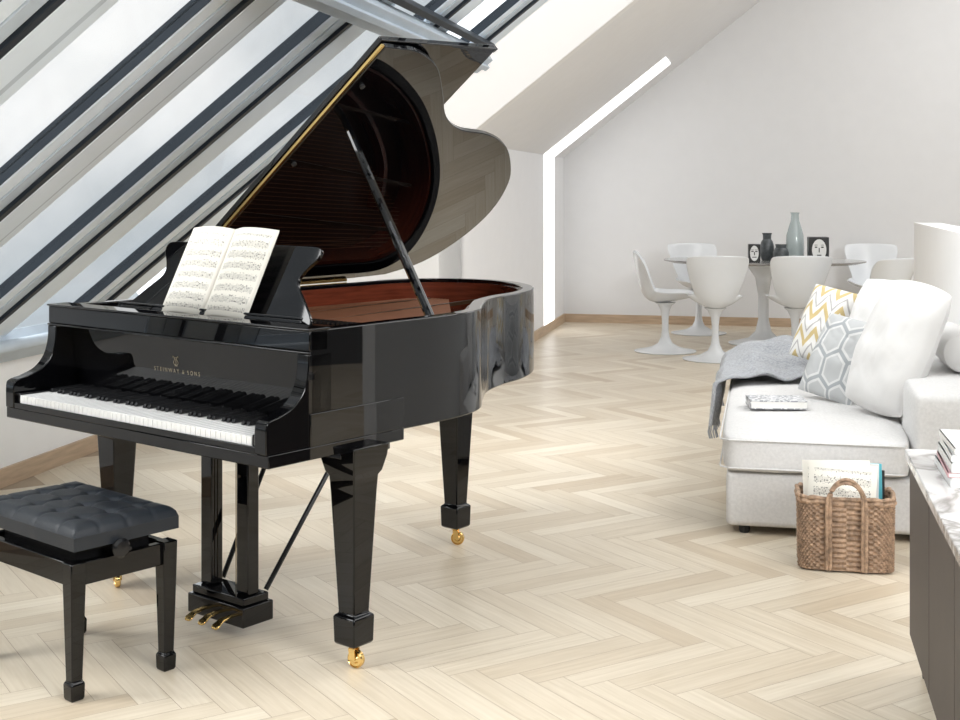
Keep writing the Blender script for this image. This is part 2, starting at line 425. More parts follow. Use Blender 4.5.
G().prism(sb, .76, .79).obj('soundboard', SPRUCE, piano, label='dark amber soundboard')
pt = G().prism([(-.06,.42),(-.06,.66),(-.5,.70),(-1.18,.72),(-1.18,.42)], .865, .882).obj('iron_plate', GOLD, piano, bevel=.003, label='bronze-gold cast iron plate')
for (x0, y0, x1, y1) in ((-.22,.6,-.38,1.58),(-.45,.6,-.60,1.86),(-.70,.6,-.88,1.95),(-.95,.6,-1.08,1.88)):
    d = Vector((x1-x0, y1-y0, 0)); a = math.atan2(d.y, d.x)
    G().box(((x0+x1)/2, (y0+y1)/2, .885), (d.length, .014, .014), Matrix.Rotation(a, 3, 'Z')).obj('plate_strut', BRONZE, pt)
g = G()
for i in range(60):
    t = i/59; xa = -.10-1.05*t
    ye = .95+.96*min(1, t*1.25); xb = xa-.06 if xa > -1.1 else xa
    g.tube([(xa, .72, .894), (xb, ye, .888)], .0013, 4)
o = g.obj('strings', STRING, piano); o['kind'] = 'stuff'
g = G()
for i in range(3):
    for k in range(60): g.bx(-.1-1.05*k/59-.002, -.1-1.05*k/59+.002, .45+.03*i, .454+.03*i, .882, .893)
o = g.obj('tuning_pins', STEEL, piano); o['kind'] = 'stuff'
g = G()
for k in range(48): g.bx(-.12-1.0*k/47-.006, -.12-1.0*k/47+.006, .76, .82, .90, .91)
o = g.obj('dampers', BLACKS, piano); o['kind'] = 'stuff'
G().bx(-1.18, -.06, .735, .75, .86, .892).obj('felt_strip', FELT, piano, label='red felt strip')
br = catmull([(-.16,.92),(-.30,1.12),(-.42,1.36),(-.56,1.62),(-.78,1.80),(-1.0,1.82)], n=6)
G().wall(br, .02, .79, .86).obj('bridge', MAHOG, piano, label='curved reddish bridge')
ub = offset(rim, .05); ub = [p for p in ub if p[1] > .5]
G().prism([(ub[0][0], .5)]+ub+[(ub[-1][0], .5)], .70, .755).obj('underside', BLACKS, piano)
G().bx(-W-.004, .004, .005, .53, .62, .655).bx(-.043, .0045, .155, .53, .654, .745).bx(-W-.0045, -W+.043, .155, .53, .654, .745).obj('keybed', BLACK, piano, bevel=.003)
cheek = catmull([(0,.655),(0,.725),(.012,.743),(.05,.752),(.10,.772),(.135,.81),(.15,.86),(.152,.905)], n=4)+[(.24,.905),(.24,.655)]
CW = .046
for x0 in (-CW, -W):
    G().prism(cheek, x0, x0+CW, 'x').obj('cheek', BLACK, piano, bevel=.003)
G().bx(-W+CW, -CW, .002, .009, .655, .674).obj('key_slip', BLACK, piano, bevel=.002)
for x0 in (-W+CW+.001, -CW-.020): G().bx(x0, x0+.019, .010, .225, .655, .703).obj('key_block', BLACK, piano, bevel=.002)
fb = G().prism([(.234,.69),(.250,.69),(.224,.9115),(.211,.9115)], -W+CW+.0005, -CW-.0005, 'x').obj('fallboard', BLACK, piano, bevel=.002)
cu = bpy.data.curves.new('lettering', 'FONT'); cu.body = 'STEINWAY & SONS'; cu.size = .018; cu.align_x = 'CENTER'; cu.extrude = .0003; cu.space_character = 1.55; cu.space_word = .8
to = bpy.data.objects.new('tmp', cu); COL.objects.link(to)
me = bpy.data.meshes.new_from_object(to.evaluated_get(bpy.context.evaluated_depsgraph_get())); bpy.data.objects.remove(to)
me.materials.clear(); me.materials.append(GOLDLET)
def fbv(z): return .234-.023*(z-.69)/.2215
lt = bpy.data.objects.new('lettering', me); COL.objects.link(lt); lt.parent = fb; lt.location = (-.655, fbv(.79)-.0010, .790); lt.rotation_euler = (rad(90+5.9), 0, 0)
g = G()
for s in (-1, 1):
    g.tube(catmull([(s*.002,0,.001),(s*.010,0,.003),(s*.013,0,.010),(s*.007,0,.020),(s*.008,0,.028),(s*.015,0,.032),(s*.014,0,.027)], n=5), .0010, 6)
for k in (-1.5, -.5, .5, 1.5): g.tube([(k*.0028,0,.003),(k*.0028,0,.028)], .0004, 5)
g.tube([(-.010,0,.028),(.010,0,.028)], .0008, 5); g.bx(-.007,.007,-.001,.001,-.004,-.001)
em = g.obj('lyre_emblem', GOLDLET, fb, loc=(-.655, fbv(.815)-.0015, .815), rot=(rad(5.9),0,0)); em.scale = (.85,.85,.85)
KX0, KX1 = -W+CW+.021, -CW-.021; pw = (KX1-KX0)/52
wk = G().bx(.0009, pw-.0009, .010, .226, .657, .697).obj('white_key', IVORY, piano, loc=(KX0,0,0), bevel=.0012)
for i in range(1, 52):
    k = wk.copy(); COL.objects.link(k); k.parent = piano; k.location.x = KX0+i*pw
bk0 = None
for i in range(51):
    nn = (i+5) % 7
    if nn in (2, 6): continue
    x = KX0+(i+1)*pw
    if bk0 is None:
        bk0 = G().prism([(.105,.698),(.110,.709),(.226,.711),(.226,.698)], -.0056, .0056, 'x').obj('black_key', BLACKS, piano, loc=(x,0,0), bevel=.001)
    else:
        k = bk0.copy(); COL.objects.link(k); k.parent = piano; k.location.x = x
G().bx(-W, 0, .155, .225, .912, .968).bx(-W-.004, .004, .150, .230, .968, .975).bx(-W-.002, .002, .150, .16, .905, .912).obj('front_rail', BLACK, piano, bevel=.003)
G().bx(-W+.05, -.05, .226, .40, .925, .945).obj('music_shelf', BLACK, piano, bevel=.002)
hr = [(-.17,0),(-.175,.03),(-.235,.09),(-.285,.14),(-.275,.18),(-.24,.225),(-.243,.255),(-.28,.262)]
hr = catmull(hr, n=4); full = hr+[(-1.21-x, z) for x, z in reversed(hr)]
desk = G().prism(full, -.006, .006, 'y').obj('music_desk', BLACK, piano, loc=(0,.315,.948), rot=(rad(-29),0,0), bevel=.002)
G().bx(-1.04, -.17, -.04, -.006, 0, .012).bx(-1.04, -.17, -.042, -.036, .012, .02).obj('desk_ledge', BLACK, desk, bevel=.002)
VL = .67
lc = [(1.33,VL),(1.33,.74),(1.325,.83),(1.27,.97),(1.15,1.11),(1.03,1.24),(.965,1.38),(.945,1.56),(.89,1.72),(.79,1.86),(.65,1.99),(.45,2.07),(.25,2.05),(.09,1.95),(.01,1.78)]
lidpts = [(0,VL)]+catmull(lc, n=5)+[(0,1.6)]
TH = rad(37.6)
lid = G().prism(lidpts, 0, .02).obj('lid', LIDM, piano, loc=(-1.255,0,.982), rot=(0,-TH,0), bevel=.003)
G().bx(0, 1.335, 0, .60, 0, .02).obj('front_lid_flap', LIDM, lid, loc=(0,VL-.005,.024), rot=(rad(3),0,0), bevel=.003)
G().bx(0, 1.33, VL-.012, VL-.001, .004, .013).obj('piano_hinge', BRASS, lid, label='long brass piano hinge')
G().bx(-1.262, -1.245, VL+.01, 1.55, .972, .984).obj('side_hinge', BRASS, piano)
g = G()
p0 = Vector((-.055,.72,.95)); p1 = Vector((-1.255+math.cos(TH)*.99, .76, .982+math.sin(TH)*.99-.006))
g.tube([p0, p0.lerp(p1, .5), p1], [.015, .015, .012], 10)
g.bx(-.075, -.04, .69, .75, .93, .965)
g.obj('lid_prop', BLACK, piano)
for x in (.35, .75, 1.15):
    G().lathe([(.001,-.008),(.009,-.008),(.009,0),(.001,0)], 12).obj('lid_bumper', RUB, lid, loc=(x,VL+.04,0))
def leg(x, y, ca):
    e = G().sq([(.066,.030,None),(.072,.040,None),(.150,.042,None),(.157,.031,None),(.50,.047,None),(.545,.050,None),(.558,.058,None),(.60,.068,None),(.635,.072,None)]).obj('leg', BLACK, piano, loc=(x,y,0), bevel=.004)
    g = G().lathe([(.001,.057),(.015,.057),(.019,.061),(.022,.066),(.001,.068)], 20)
    for sx in (-1, 1):
        g.prism([(-.010,.056),(.010,.056),(.004,.026),(-.009,.022),(-.014,.028)], sx*.0125-.002, sx*.0125+.002, 'x')
    rings = []
    for rr, xx in ((.004,-.010),(.008,-.010),(.012,-.0055),(.020,-.0055),(.0225,-.009),(.0255,-.006),(.0255,.006),(.0225,.009),(.020,.0055),(.012,.0055),(.008,.010),(.004,.010)):
        rings.append([(xx, rr*math.cos(a*math.pi/14)-.008, .0258+rr*math.sin(a*math.pi/14)) for a in range(28)])
    g.loft(rings)
    g.obj('caster', BRASS, e, rot=(0,0,rad(ca)), label='brass caster')
leg(-.025,.350,100); leg(-1.18,.38,60); leg(-.62,1.505,120)
for b_ in ((-.72,-.52,1.40,1.60,.635,.70),(-.115,-.005,.28,.48,.60,.62),(-W+.005,-W+.13,.28,.48,.60,.62)):
    G().bx(*b_).obj('leg_plate', BLACK, piano, bevel=.003)
LX, LY = -.54, .33
ly = G().bx(LX-.13,LX+.13,LY-.055,LY+.065,.045,.105).bx(LX-.12,LX+.12,LY-.045,LY+.055,.105,.13)\
     .bx(LX-.110,LX-.058,LY-.02,LY+.025,.13,.60).bx(LX+.058,LX+.110,LY-.02,LY+.025,.13,.60).bx(LX-.15,LX+.15,LY-.05,LY+.07,.585,.62).obj('pedal_lyre', BLACK, piano, bevel=.004)
for k in (-.014, 0, .014): G().tube([(LX+k,LY+.04,.13),(LX+k,LY+.04,.6)], .0017, 8).obj('pedal_rod', STEEL, ly)
for s in (-1, 1):
    G().tube([(LX+s*.10,LY+.06,.13),(LX+s*.17,LY+.42,.66)], .008, 8).obj('lyre_brace', BLACKS, ly)
for k in (-1, 0, 1):
    P = [(0,.02,.075),(0,-.05,.078),(0,-.09,.074),(0,-.112,.062),(0,-.120,.058)]; ws = [.007,.008,.011,.016,.010]
    rings = [[(a*w, p[1], p[2]+b*.004) for a, b in ((-1,-1),(1,-1),(1,1),(-1,1))] for p, w in zip(P, ws)]
    G().loft(rings).obj('pedal', BRASS, ly, loc=(LX+.025+k*.062,LY-.012,0), bevel=.003, label='brass pedal')

score = root('sheet_music', 'open white music book standing on the piano desk', 'sheet music', (0,0,0)); 
def pl2w(p):
    a = Matrix.Rotation(PA, 3, 'Z') @ Vector(p); return Vector(CP)+a
score.location = pl2w((-.61,.283,.963)); score.rotation_euler = (rad(-27),0,PA)
for s in (-1, 1):
    for lay in range(3):
        g = G(); nx, nz = 12, 4
        wdt = .205-.004*lay; hh = .295-.003*lay
        for j in range(nz+1):
            for i in range(nx+1):
                a = i/nx
                y = -.014*math.sin(math.pi*a) - .004*(2-lay)*min(1, a*4) + .006*a
                g.v.append((s*a*wdt, y, hh*j/nz)); g.uv[len(g.v)-1] = ((a if s > 0 else 1-a), j/nz)
        for j in range(nz):
            for i in range(nx):
                q = j*(nx+1)+i; g.f.append((q, q+1, q+nx+2, q+nx+1))
        g.obj('page', SCORE, score, solid=.0006)

# ------------------------------------------------------------------ bench
bench = root('piano_bench', 'black adjustable piano bench with tufted dark leather seat', 'bench', (-1.150,3.70,0), rad(-41))
BL, BW = .226, .145
lg = G().sq([(0,.017,None),(.008,.020,None),(.045,.021,None),(.052,.016,None),(.30,.022,None),(.365,.023,None)]).obj('leg', BLACK, bench, loc=(BL,-BW,0), bevel=.003)
for x, y in ((-BL,-BW),(BL,BW),(-BL,BW)):
    k = lg.copy(); COL.objects.link(k); k.parent = bench; k.location = (x,y,0)
g = G()
for y in (-BW, BW): g.bx(-BL+.02, BL-.02, y-.012, y+.012, .30, .362)
for x in (-BL, BL): g.bx(x-.012, x+.012, -BW+.02, BW-.02, .30, .362)
g.obj('apron', BLACK, bench, bevel=.003)
g = G().bx(-BL+.04, BL-.04, -BW+.03, BW-.03, .345, .400)
g.tube([(BL-.05,0,.378),(BL+.04,0,.378)], .006)
g.obj('lift_mechanism', BLACKS, bench)
for s in (-1, 1):
    g = G(); rr = []
    for xx, r_ in ((0,.013),(.005,.024),(.016,.027),(.023,.020),(.025,.005)): rr.append([(s*xx, r_*math.cos(a*math.pi/10), r_*math.sin(a*math.pi/10)) for a in range(20)])
    g.loft(rr); g.obj('adjusting_knob', BLACKS, bench, loc=(s*(BL+.030),-.03,.386))
cx, cy = .258, .165
tx = [-.172,-.057,.057,.172]; ty = [-.085,0,.085]
def tuft(x, y):
    ex = max(0, 1-abs(x)/cx); ey = max(0, 1-abs(y)/cy)
    base = .032*(1-(1-min(1,ex*6))**2)**.5 if ex > 0 else 0
    base2 = .032*(1-(1-min(1,ey*4.5))**2)**.5 if ey > 0 else 0
    z = min(base, base2)
    d = min(math.hypot(x-a, y-b) for a in tx for b in ty)
    z -= .010*math.exp(-(d/.017)**2)
    dx = min(abs(x-a) for a in tx); dy = min(abs(y-b) for b in ty)
    z -= .0032*math.exp(-(dx/.006)**2)+.0032*math.exp(-(dy/.006)**2)
    return z
g = G(); NX, NY = 96, 60
for j in range(NY+1):
    for i in range(NX+1):
        x = -cx+2*cx*i/NX; y = -cy+2*cy*j/NY
        g.v.append((x, y, .434+max(0, tuft(x, y))))
for j in range(NY):
    for i in range(NX):
        q = j*(NX+1)+i; g.f.append((q, q+1, q+NX+2, q+NX+1))
g.bx(-cx, cx, -cy, cy, .400, .435)
cush = g.obj('seat_cushion', LEATHER, bench, label='tufted dark leather cushion')
bt = None
for a in tx:
    for b in ty:
        if bt is None: bt = G().lathe([(.0005,.004),(.005,.003),(.007,0),(.005,-.003),(.0005,-.004)], 14).obj('tuft_button', LEATHER, cush, loc=(a,b,.451))
        else:
            k = bt.copy(); COL.objects.link(k); k.parent = cush; k.location = (a,b,.451)

# ------------------------------------------------------------------ sofa
sofa = root('sofa', 'light grey fabric sofa chaise with loose seat cushion and low back', 'sofa', RW(-.168,5.17), RA)
SW, SLn = .70, 2.27
G().bx(0, SW+.30, .02, SLn, .032, .245).obj('base', SOFA, sofa, bevel=.022, bseg=4)
def softbox(x0,x1,y0,y1,z0,z1,b,name,m,parent,puff=.01,n=12):
    bm = bmesh.new(); bmesh.ops.create_cube(bm, size=1)
    bmesh.ops.subdivide_edges(bm, edges=bm.edges, cuts=n, use_grid_fill=True)
    me = bpy.data.meshes.new(name)
    sx, sy, sz = x1-x0, y1-y0, z1-z0
    for v in bm.verts:
        p = Vector((v.co.x*sx, v.co.y*sy, v.co.z*sz))
        h = Vector((sx/2-b, sy/2-b, sz/2-b))
        q = Vector([max(-h[i], min(h[i], p[i])) for i in range(3)])
        d = p-q
        if d.length > 1e-6: d = d.normalized()*b
        p = q+d
        fx = 1-(2*p.x/sx)**2; fy = 1-(2*p.y/sy)**2; fz = 1-(2*p.z/sz)**2
        p.z += (1 if v.co.z > 0 else -1)*puff*max(0,fx)*max(0,fy)*(2*abs(p.z)/sz)
        p.y += (1 if v.co.y > 0 else -1)*puff*.8*max(0,fx)*max(0,fz)*(2*abs(p.y)/sy)
        p.x += (1 if v.co.x > 0 else -1)*puff*.8*max(0,fy)*max(0,fz)*(2*abs(p.x)/sx)
        w = noise.noise(p*7)*.004; p += Vector((w,w,w))
        v.co = p+Vector(((x0+x1)/2,(y0+y1)/2,(z0+z1)/2))
    for f in bm.faces: f.smooth = True
    bm.to_mesh(me); bm.free(); me.materials.append(m)
    o = bpy.data.objects.new(name, me); COL.objects.link(o); o.parent = parent
    q = o.modifiers.new('sub','SUBSURF'); q.levels = 1; q.render_levels = 1
    return o
softbox(-.018, SW+.0, -.008, SLn-.01, .242, .40, .035, 'seat_cushion', SOFA, sofa, .010)
softbox(SW-.0, SW+.27, .04, SLn, .23, .58, .028, 'backrest', SOFA, sofa, .006)
g = G()
for zz_ in (.268, .376):
    g.tube([(SW-.03,-.015,zz_),(.012,-.015,zz_),(-.020,.012,zz_),(-.024,.05,zz_),(-.024,SLn-.05,zz_)], .0035, 6)
g.obj('piping', SOFA, sofa)
for x, y in ((.07,.07),(.07,SLn-.1),(SW+.2,.07),(SW+.2,SLn-.1)):
    G().lathe([(.001,0),(.018,0),(.022,.008),(.022,.026),(.016,.034),(.001,.034)], 16).obj('caster', RUB, sofa, loc=(x,y,0), label='black caster')

def pillow(w, h, t, m, loc, rot, label, n=40, rc=.15, wr=.12, crease=.010):
    g = G(); N = n+1
    for s in (1, -1):
        for j in range(N):
            for i in range(N):
                a, b = -1+2*i/n, -1+2*j/n
                th_ = t*(max(0,1-abs(a)**2.6))**.62*(max(0,1-abs(b)**2.6))**.62
                cr = 1-rc*(a*a*b*b)
                x = a*w/2*(1-.04*(1-b*b)*abs(a)**3)*cr; z = b*h/2*(1-.04*(1-a*a)*abs(b)**3)*cr
                ed = (1-a**4)*(1-b**4)
                wv = (noise.noise(Vector((a*1.3+loc[0]*9, b*1.3, s*2.0)))*wr*1.2+noise.noise(Vector((a*3+loc[0]*5, b*3, s*3.0)))*wr*.5)*t*ed
                wn = noise.noise(Vector((a*2.2+loc[1], b*2.2, s*5)))
                wv += crease*(1-abs(math.sin((a*1.8+b*2.6+wn*2.2)*2.0)))**3*ed
                g.v.append((x, s*max(0, th_/2-wv*.8), z)); g.uv[len(g.v)-1] = (i/n, j/n)
    for s in range(2):
        for j in range(n):
            for i in range(n):
                q = s*N*N+j*N+i; g.f.append((q,q+1,q+N+1,q+N) if s else (q,q+N,q+N+1,q+1))
    e = root('cushion', label, 'cushion', loc, 0, 'loose cushions on the sofa')
    g.obj('cover', m, e, smooth=True, subsurf=1)
    e.rotation_euler = rot
    return e
def prot(yaw, lean, roll=0):
    M = Matrix.Rotation(rad(yaw),4,'Z') @ Matrix.Rotation(rad(-lean),4,'X') @ Matrix.Rotation(rad(roll),4,'Y')
    return M.to_euler()
pillow(.37, .61, .22, PILW, (1.755,5.47,.690), prot(-59,23,9), 'large white feather cushion leaning on the sofa back', wr=.13, rc=.12, crease=.005)
pillow(.40, .50, .18, PILW, (1.885,6.10,.700), prot(-56,23,4), 'white square cushion resting against the sofa back', wr=.12, rc=.10, crease=.005)
pillow(.30, .40, .12, HEX, (1.615,5.83,.595), prot(-47,26,10), 'grey cushion with honeycomb pattern on the sofa', rc=.04, wr=.2, crease=.005)
pillow(.27, .40, .12, ZIG, (1.70,6.42,.685), prot(-44,24,10), 'white cushion with yellow and grey zigzag pattern', rc=.04, wr=.2, crease=.005)
bo = root('bolster_cushion', 'white round bolster cushion lying on the sofa back', 'cushion', (2.06,5.64,.672), RA)
g = G(); prof = [(.002,-.27),(.05,-.27),(.078,-.255),(.084,-.22),(.086,0),(.084,.22),(.078,.255),(.05,.27),(.002,.27)]
g.lathe(prof, 28); g.obj('cover', PILW, bo, rot=(rad(90),0,0))
def throw():
    e = root('throw_blanket', 'grey knitted throw draped over the sofa end', 'blanket', RW(-.168,5.17), RA)
    g = G(); NI, NJ = 60, 50
    for j in range(NJ+1):
        t = j/NJ; yb = 1.15+1.08*t
        for i in range(NI+1):
            s = i/NI*1.0
            hang = .20*(1-.25*t)+.03*math.sin(t*9)
            L = s*(hang+.60)
            y = yb+.16*s*(1-t)
            if L < hang:
                x = -.075-.012*math.sin(t*34)-.02*(1-L/hang)-.01*math.sin(t*15+1); z = .42-(hang-L)
            else:
                q = L-hang; x = -.07+q*(.75+.25*t)
                bulk = .10*math.exp(-((t-.72)/.34)**2)*math.sin(min(1,q/.5+.2)*math.pi*.62)
                z = .425+bulk+.012*(1+math.sin(q*26+t*7))*min(1,q*6)+.010*(1+math.sin(t*30+q*8))*min(1,q*6)
            z += .012*noise.noise(Vector((x*9,y*9,0)))
            g.v.append((x, y, z))
    for j in range(NJ):
        for i in range(NI):
            q = j*(NI+1)+i; g.f.append((q, q+1, q+NI+2, q+NI+1))
    g.obj('cloth', THROW, e, solid=.012, subsurf=1)
    g = G()
    for k in range(50):
        t = k/49; y = 1.15+1.08*t; hang = .20*(1-.25*t)+.03*math.sin(t*9)
        x = -.095-.012*math.sin(t*34)-.01*math.sin(t*15+1); z = .42-hang
        g.tube([(x,y,z+.005),(x-.006,y+.004,z-.03),(x+.002,y,z-.06)], .0035, 5)
    o = g.obj('fringe', THROW, e); o['kind'] = 'stuff'
throw()

def booklet(name, w, d, t, cov, loc, rz, label, cat='book', group=None):
    e = root(name, label, cat, loc, rz, group)
    G().bx(-w/2+.003, w/2-.003, -d/2+.002, d/2-.003, t*.12, t*.88).obj('pages', PAPER, e)
    G().bx(-w/2, w/2, -d/2, d/2, 0, t*.12).bx(-w/2, w/2, -d/2, d/2, t*.88, t).bx(-w/2, -w/2+.003, -d/2, d/2, 0, t).obj('cover', cov, e)
    return e
def pat(name, c1, c2, sc):
    m, nt, b = newmat(name)
    tc = nt.nodes.new('ShaderNodeTexCoord'); v = nt.nodes.new('ShaderNodeTexVoronoi'); v.inputs['Scale'].default_value = sc
    nt.links.new(tc.outputs['Object'], v.inputs['Vector'])
    r = nt.nodes.new('ShaderNodeValToRGB'); r.color_ramp.interpolation = 'CONSTANT'
    r.color_ramp.elements[0].color = c4(c1); r.color_ramp.elements[1].position = .5; r.color_ramp.elements[1].color = c4(c2)
    nt.links.new(v.outputs['Distance'], r.inputs[0]); nt.links.new(r.outputs[0], b.inputs['Base Color']); b.inputs['Roughness'].default_value = .6
    return m
BPAT = pat('patterned_cover', (.30,.31,.33), (.68,.68,.69), 60)
booklet('book', .24, .16, .036, BPAT, (1.28,5.62,.415), rad(-4), 'book with grey and white patterned cover on the sofa seat')

# ------------------------------------------------------------------ basket
BX, BY = 1.313, 4.68
bk = root('wicker_basket', 'brown woven wicker basket with two handles holding magazines', 'basket', (BX,BY,0), RA)
g = G(); NS, NR = 180, 26
def sup(a, w, d, n=6):
    c, s = math.cos(a), math.sin(a)
    return w*math.copysign(abs(c)**(2/n), c), d*math.copysign(abs(s)**(2/n), s)
rings = []
for j in range(NR*2+1):
    t = j/(NR*2); z = .006+.238*t; row = []
    for i in range(NS):
        a = 2*math.pi*i/NS
        w, d = .163+.003*t, .102+.005*t
        dsp = .0058*math.sin(i*math.pi/2.5+(math.pi if (j//2) % 2 else 0))*(1 if j % 2 else .2)
        x, y = sup(a, w+dsp, d+dsp); row.append((x, y, z))
    rings.append(row)
inner = [[(x*.92, y*.89, z) for x, y, z in r] for r in (rings[-1], rings[1])]
g.loft(rings+inner, cap=True)
g.obj('basket_body', WICK, bk)
g = G()
for zz_, rr_, ph in ((.246,.009,0),(.260,.008,1.5)):
    g.tube([sup(2*math.pi*i/90, .165+.003*math.sin(i*.9+ph), .103+.003*math.sin(i*.9+ph))+(zz_+.003*math.sin(i*.9+ph),) for i in range(91)], rr_, 8)
g.obj('basket_border', WICK, bk)
for s in (-1, 1):
    g = G()
    for dx in (0, .011):
        g.tube(catmull([(-.055-dx,s*.115,.01),(-.055-dx,s*.119,.13),(-.055-dx,s*.121,.24),(-.048-dx*.5,s*.117,.29),(-.02,s*.110,.315+dx),(.02,s*.110,.315+dx),(.048+dx*.5,s*.117,.29),(.055+dx,s*.121,.24),(.055+dx,s*.119,.13),(.055+dx,s*.115,.01)], n=4), .0062, 7)
    g.obj('handle', WICK, bk)
bk_lat = BX*rx+BY*ry; bk_D = -BX*ry+BY*rx
def upright(w, h, t, m, x, y, tilt, lab, roll=0):
    e = root('magazine', lab, 'magazine', RW(bk_lat+x, bk_D+y, .03), RA, 'magazines in the basket')
    e.rotation_euler = (rad(tilt), rad(roll), RA)
    G().bx(-w/2, w/2, -t/2, t/2, 0, h).obj('cover', m, e, bevel=.001)
def scorebox(w, h, x, y, tilt, roll):
    e = root('magazine', 'printed sheet of music standing in the basket', 'magazine', RW(bk_lat+x, bk_D+y, .03), RA, 'magazines in the basket')
    e.rotation_euler = (rad(tilt), rad(roll), RA)
    g = G(); g.v = [(-w/2,0,0),(w/2,0,0),(w/2,0,h),(-w/2,0,h)]; g.uv = {0:(0,0),1:(1,0),2:(1,1),3:(0,1)}; g.f = [(0,1,2,3)]
    g.obj('page', SCORE, e, solid=.002)
scorebox(.235,.345,-.025,-.055,-3,3)
scorebox(.235,.35,-.02,-.035,-3,-2)
TEAL = mat('teal_print', (.10,.42,.50), .4, var=.2); BLK = mat('black_print', (.03,.03,.03), .4)
LTG = mat('light_print', (.72,.72,.71), .5, var=.06, nscale=40); PINK = mat('pink_print', (.62,.38,.40), .5)
upright(.225,.340,.006,LTG,.0,-.012,-2,'white magazine standing in the basket',1)
upright(.225,.335,.006,TEAL,.022,.01,-1,'teal magazine standing in the basket',-1)
upright(.225,.310,.008,BLK,.028,.035,0,'black magazine standing in the basket')

# ------------------------------------------------------------------ sideboard
sd = root('sideboard', 'dark taupe sideboard cabinet on slim legs', 'cabinet', RW(.382,2.0), RA)
G().bx(.016,.45,.0,1.82,.10,.595).obj('body', CABM, sd, bevel=.002)
for i in range(4):
    y0 = .003+i*.455
    G().bx(0,.015,y0,y0+.447,.105,.590).obj('door', CABM, sd, bevel=.002)
for x, y in ((.04,.04),(.41,.04),(.04,1.78),(.41,1.78)):
    G().sq([(0,.010,None),(.10,.015,None)], x, y).obj('leg', BLACKS, sd)
mt = root('marble_worktop', 'grey veined marble top lying on the sideboard', 'worktop', RW(.382,2.0,.595), RA)
G().bx(-.012,.462,-.01,1.835,0,.027).obj('slab', MARB, mt, bevel=.003)
zz = .622
for i, (w, d, t, m, lb) in enumerate(((.22,.29,.022,LTG,'white magazine lying in a stack on the marble top'),(.22,.28,.012,PINK,'pink magazine lying in a stack on the marble top'),(.21,.28,.024,LTG,'pale magazine lying in a stack on the marble top'),(.205,.27,.018,LTG,'white magazine lying in a stack on the marble top'),(.20,.26,.016,LTG,'pale magazine lying in a stack on the marble top'))):
    x, y, _ = RW(.385+.155, 3.50)
    booklet('magazine', w, d, t, m, (x,y,zz), RA+rad(random.uniform(-2,2)), lb, 'magazine', 'magazines stacked on the marble top'); zz += t+.0005

# ------------------------------------------------------------------ dining set
def tulip(loc, rz, label):
    e = root('dining_chair', label, 'chair', loc, rz, 'white pedestal dining chairs')
    cl = catmull([(-.25,.465),(-.18,.45),(-.06,.425),(.06,.415),(.14,.43),(.195,.50),(.222,.60),(.243,.70),(.258,.78),(.268,.84)], n=2)
    hwv = catmull([(.16,0),(.20,0),(.225,0),(.21,0),(.175,0),(.178,0),(.207,0),(.232,0),(.245,0),(.235,0)], n=2)
    g = G(); nx = 12; R = len(cl)
    for k, (y, z) in enumerate(cl):
        a = cl[max(k-1,0)]; b = cl[min(k+1,R-1)]; dy, dz = b[0]-a[0], b[1]-a[1]; L = math.hypot(dy, dz)
        ny, nz = -dz/L, dy/L
        t = k/(R-1); lift = .11*math.sin(math.pi*min(1,max(0,t*.88+.05)))**.8
        for i in range(nx+1):
            q = -1+2*i/nx; l = lift*abs(q)**2.2
            dzt = -.018*abs(q)**3*max(0,(t-.75)/.25)
            g.v.append((q*hwv[k][0], y+ny*l, z+nz*l+dzt))
    for k in range(R-1):
        for i in range(nx):
            q = k*(nx+1)+i; g.f.append((q, q+1, q+nx+2, q+nx+1))
    g.obj('seat_shell', TULIP, e, solid=.008, subsurf=1)
    G().lathe([(.001,0),(.255,0),(.26,.006),(.20,.016),(.12,.035),(.06,.07),(.036,.12),(.028,.18),(.028,.27),(.036,.34),(.06,.39),(.09,.412),(.001,.418)], 36).obj('pedestal', TULIP, e)
    return e
c0 = tulip((1.55,10.88,0), rad(82), 'white pedestal dining chair seen from its side by the table')
clone(c0, (1.875,10.36,0), rad(175), 'white pedestal dining chair with its back turned, beside the table')
clone(c0, (2.51,10.36,0), rad(180), 'white pedestal dining chair pushed up to the marble table')
clone(c0, (3.03,9.95,0), rad(-150), 'white pedestal dining chair at the end of the table')
clone(c0, (2.06,12.25,0), rad(8), 'white pedestal dining chair across the marble table')
clone(c0, (3.66,12.15,0), rad(-15), 'white pedestal dining chair across the marble table')
tb = root('dining_table', 'oval grey marble dining table on a white pedestal', 'table', (2.49,11.42,0), RA)
G().loft([[(a*math.cos(2*math.pi*i/72), b*math.sin(2*math.pi*i/72), z) for i in range(72)] for a, b, z in ((.80,.50,.708),(.87,.56,.726),(.87,.56,.735))]).obj('tabletop', TABM, tb)
G().lathe([(.001,0),(.30,0),(.305,.008),(.24,.02),(.13,.05),(.07,.11),(.045,.22),(.045,.42),(.07,.58),(.14,.68),(.20,.708),(.001,.708)], 40).obj('pedestal', TULIP, tb)
TZt = .735
def vase(name, prof, m, X, Y, label, cat='vase'):
    e = root(name, label, cat, (X, Y, TZt)); G().lathe(prof, 28).obj('body', m, e); return e
vase('glass_bottle', [(.001,0),(.066,0),(.076,.02),(.078,.12),(.074,.22),(.052,.30),(.036,.35),(.032,.40),(.040,.42),(.001,.42)], VGLASS, 2.738, 11.3, 'tall blue-grey glass bottle vase on the table', 'bottle')
vase('stoneware_jug', [(.001,0),(.045,0),(.058,.04),(.062,.12),(.05,.165),(.036,.185),(.036,.22),(.044,.24),(.001,.24)], DVASE, 2.506, 11.35, 'dark patterned stoneware jug on the table', 'jug')
vase('stoneware_pot', [(.001,0),(.05,0),(.066,.03),(.066,.08),(.055,.11),(.045,.12),(.048,.15),(.001,.15)], DVASE, 2.582, 11.15, 'small dark stoneware pot on the table', 'pot')
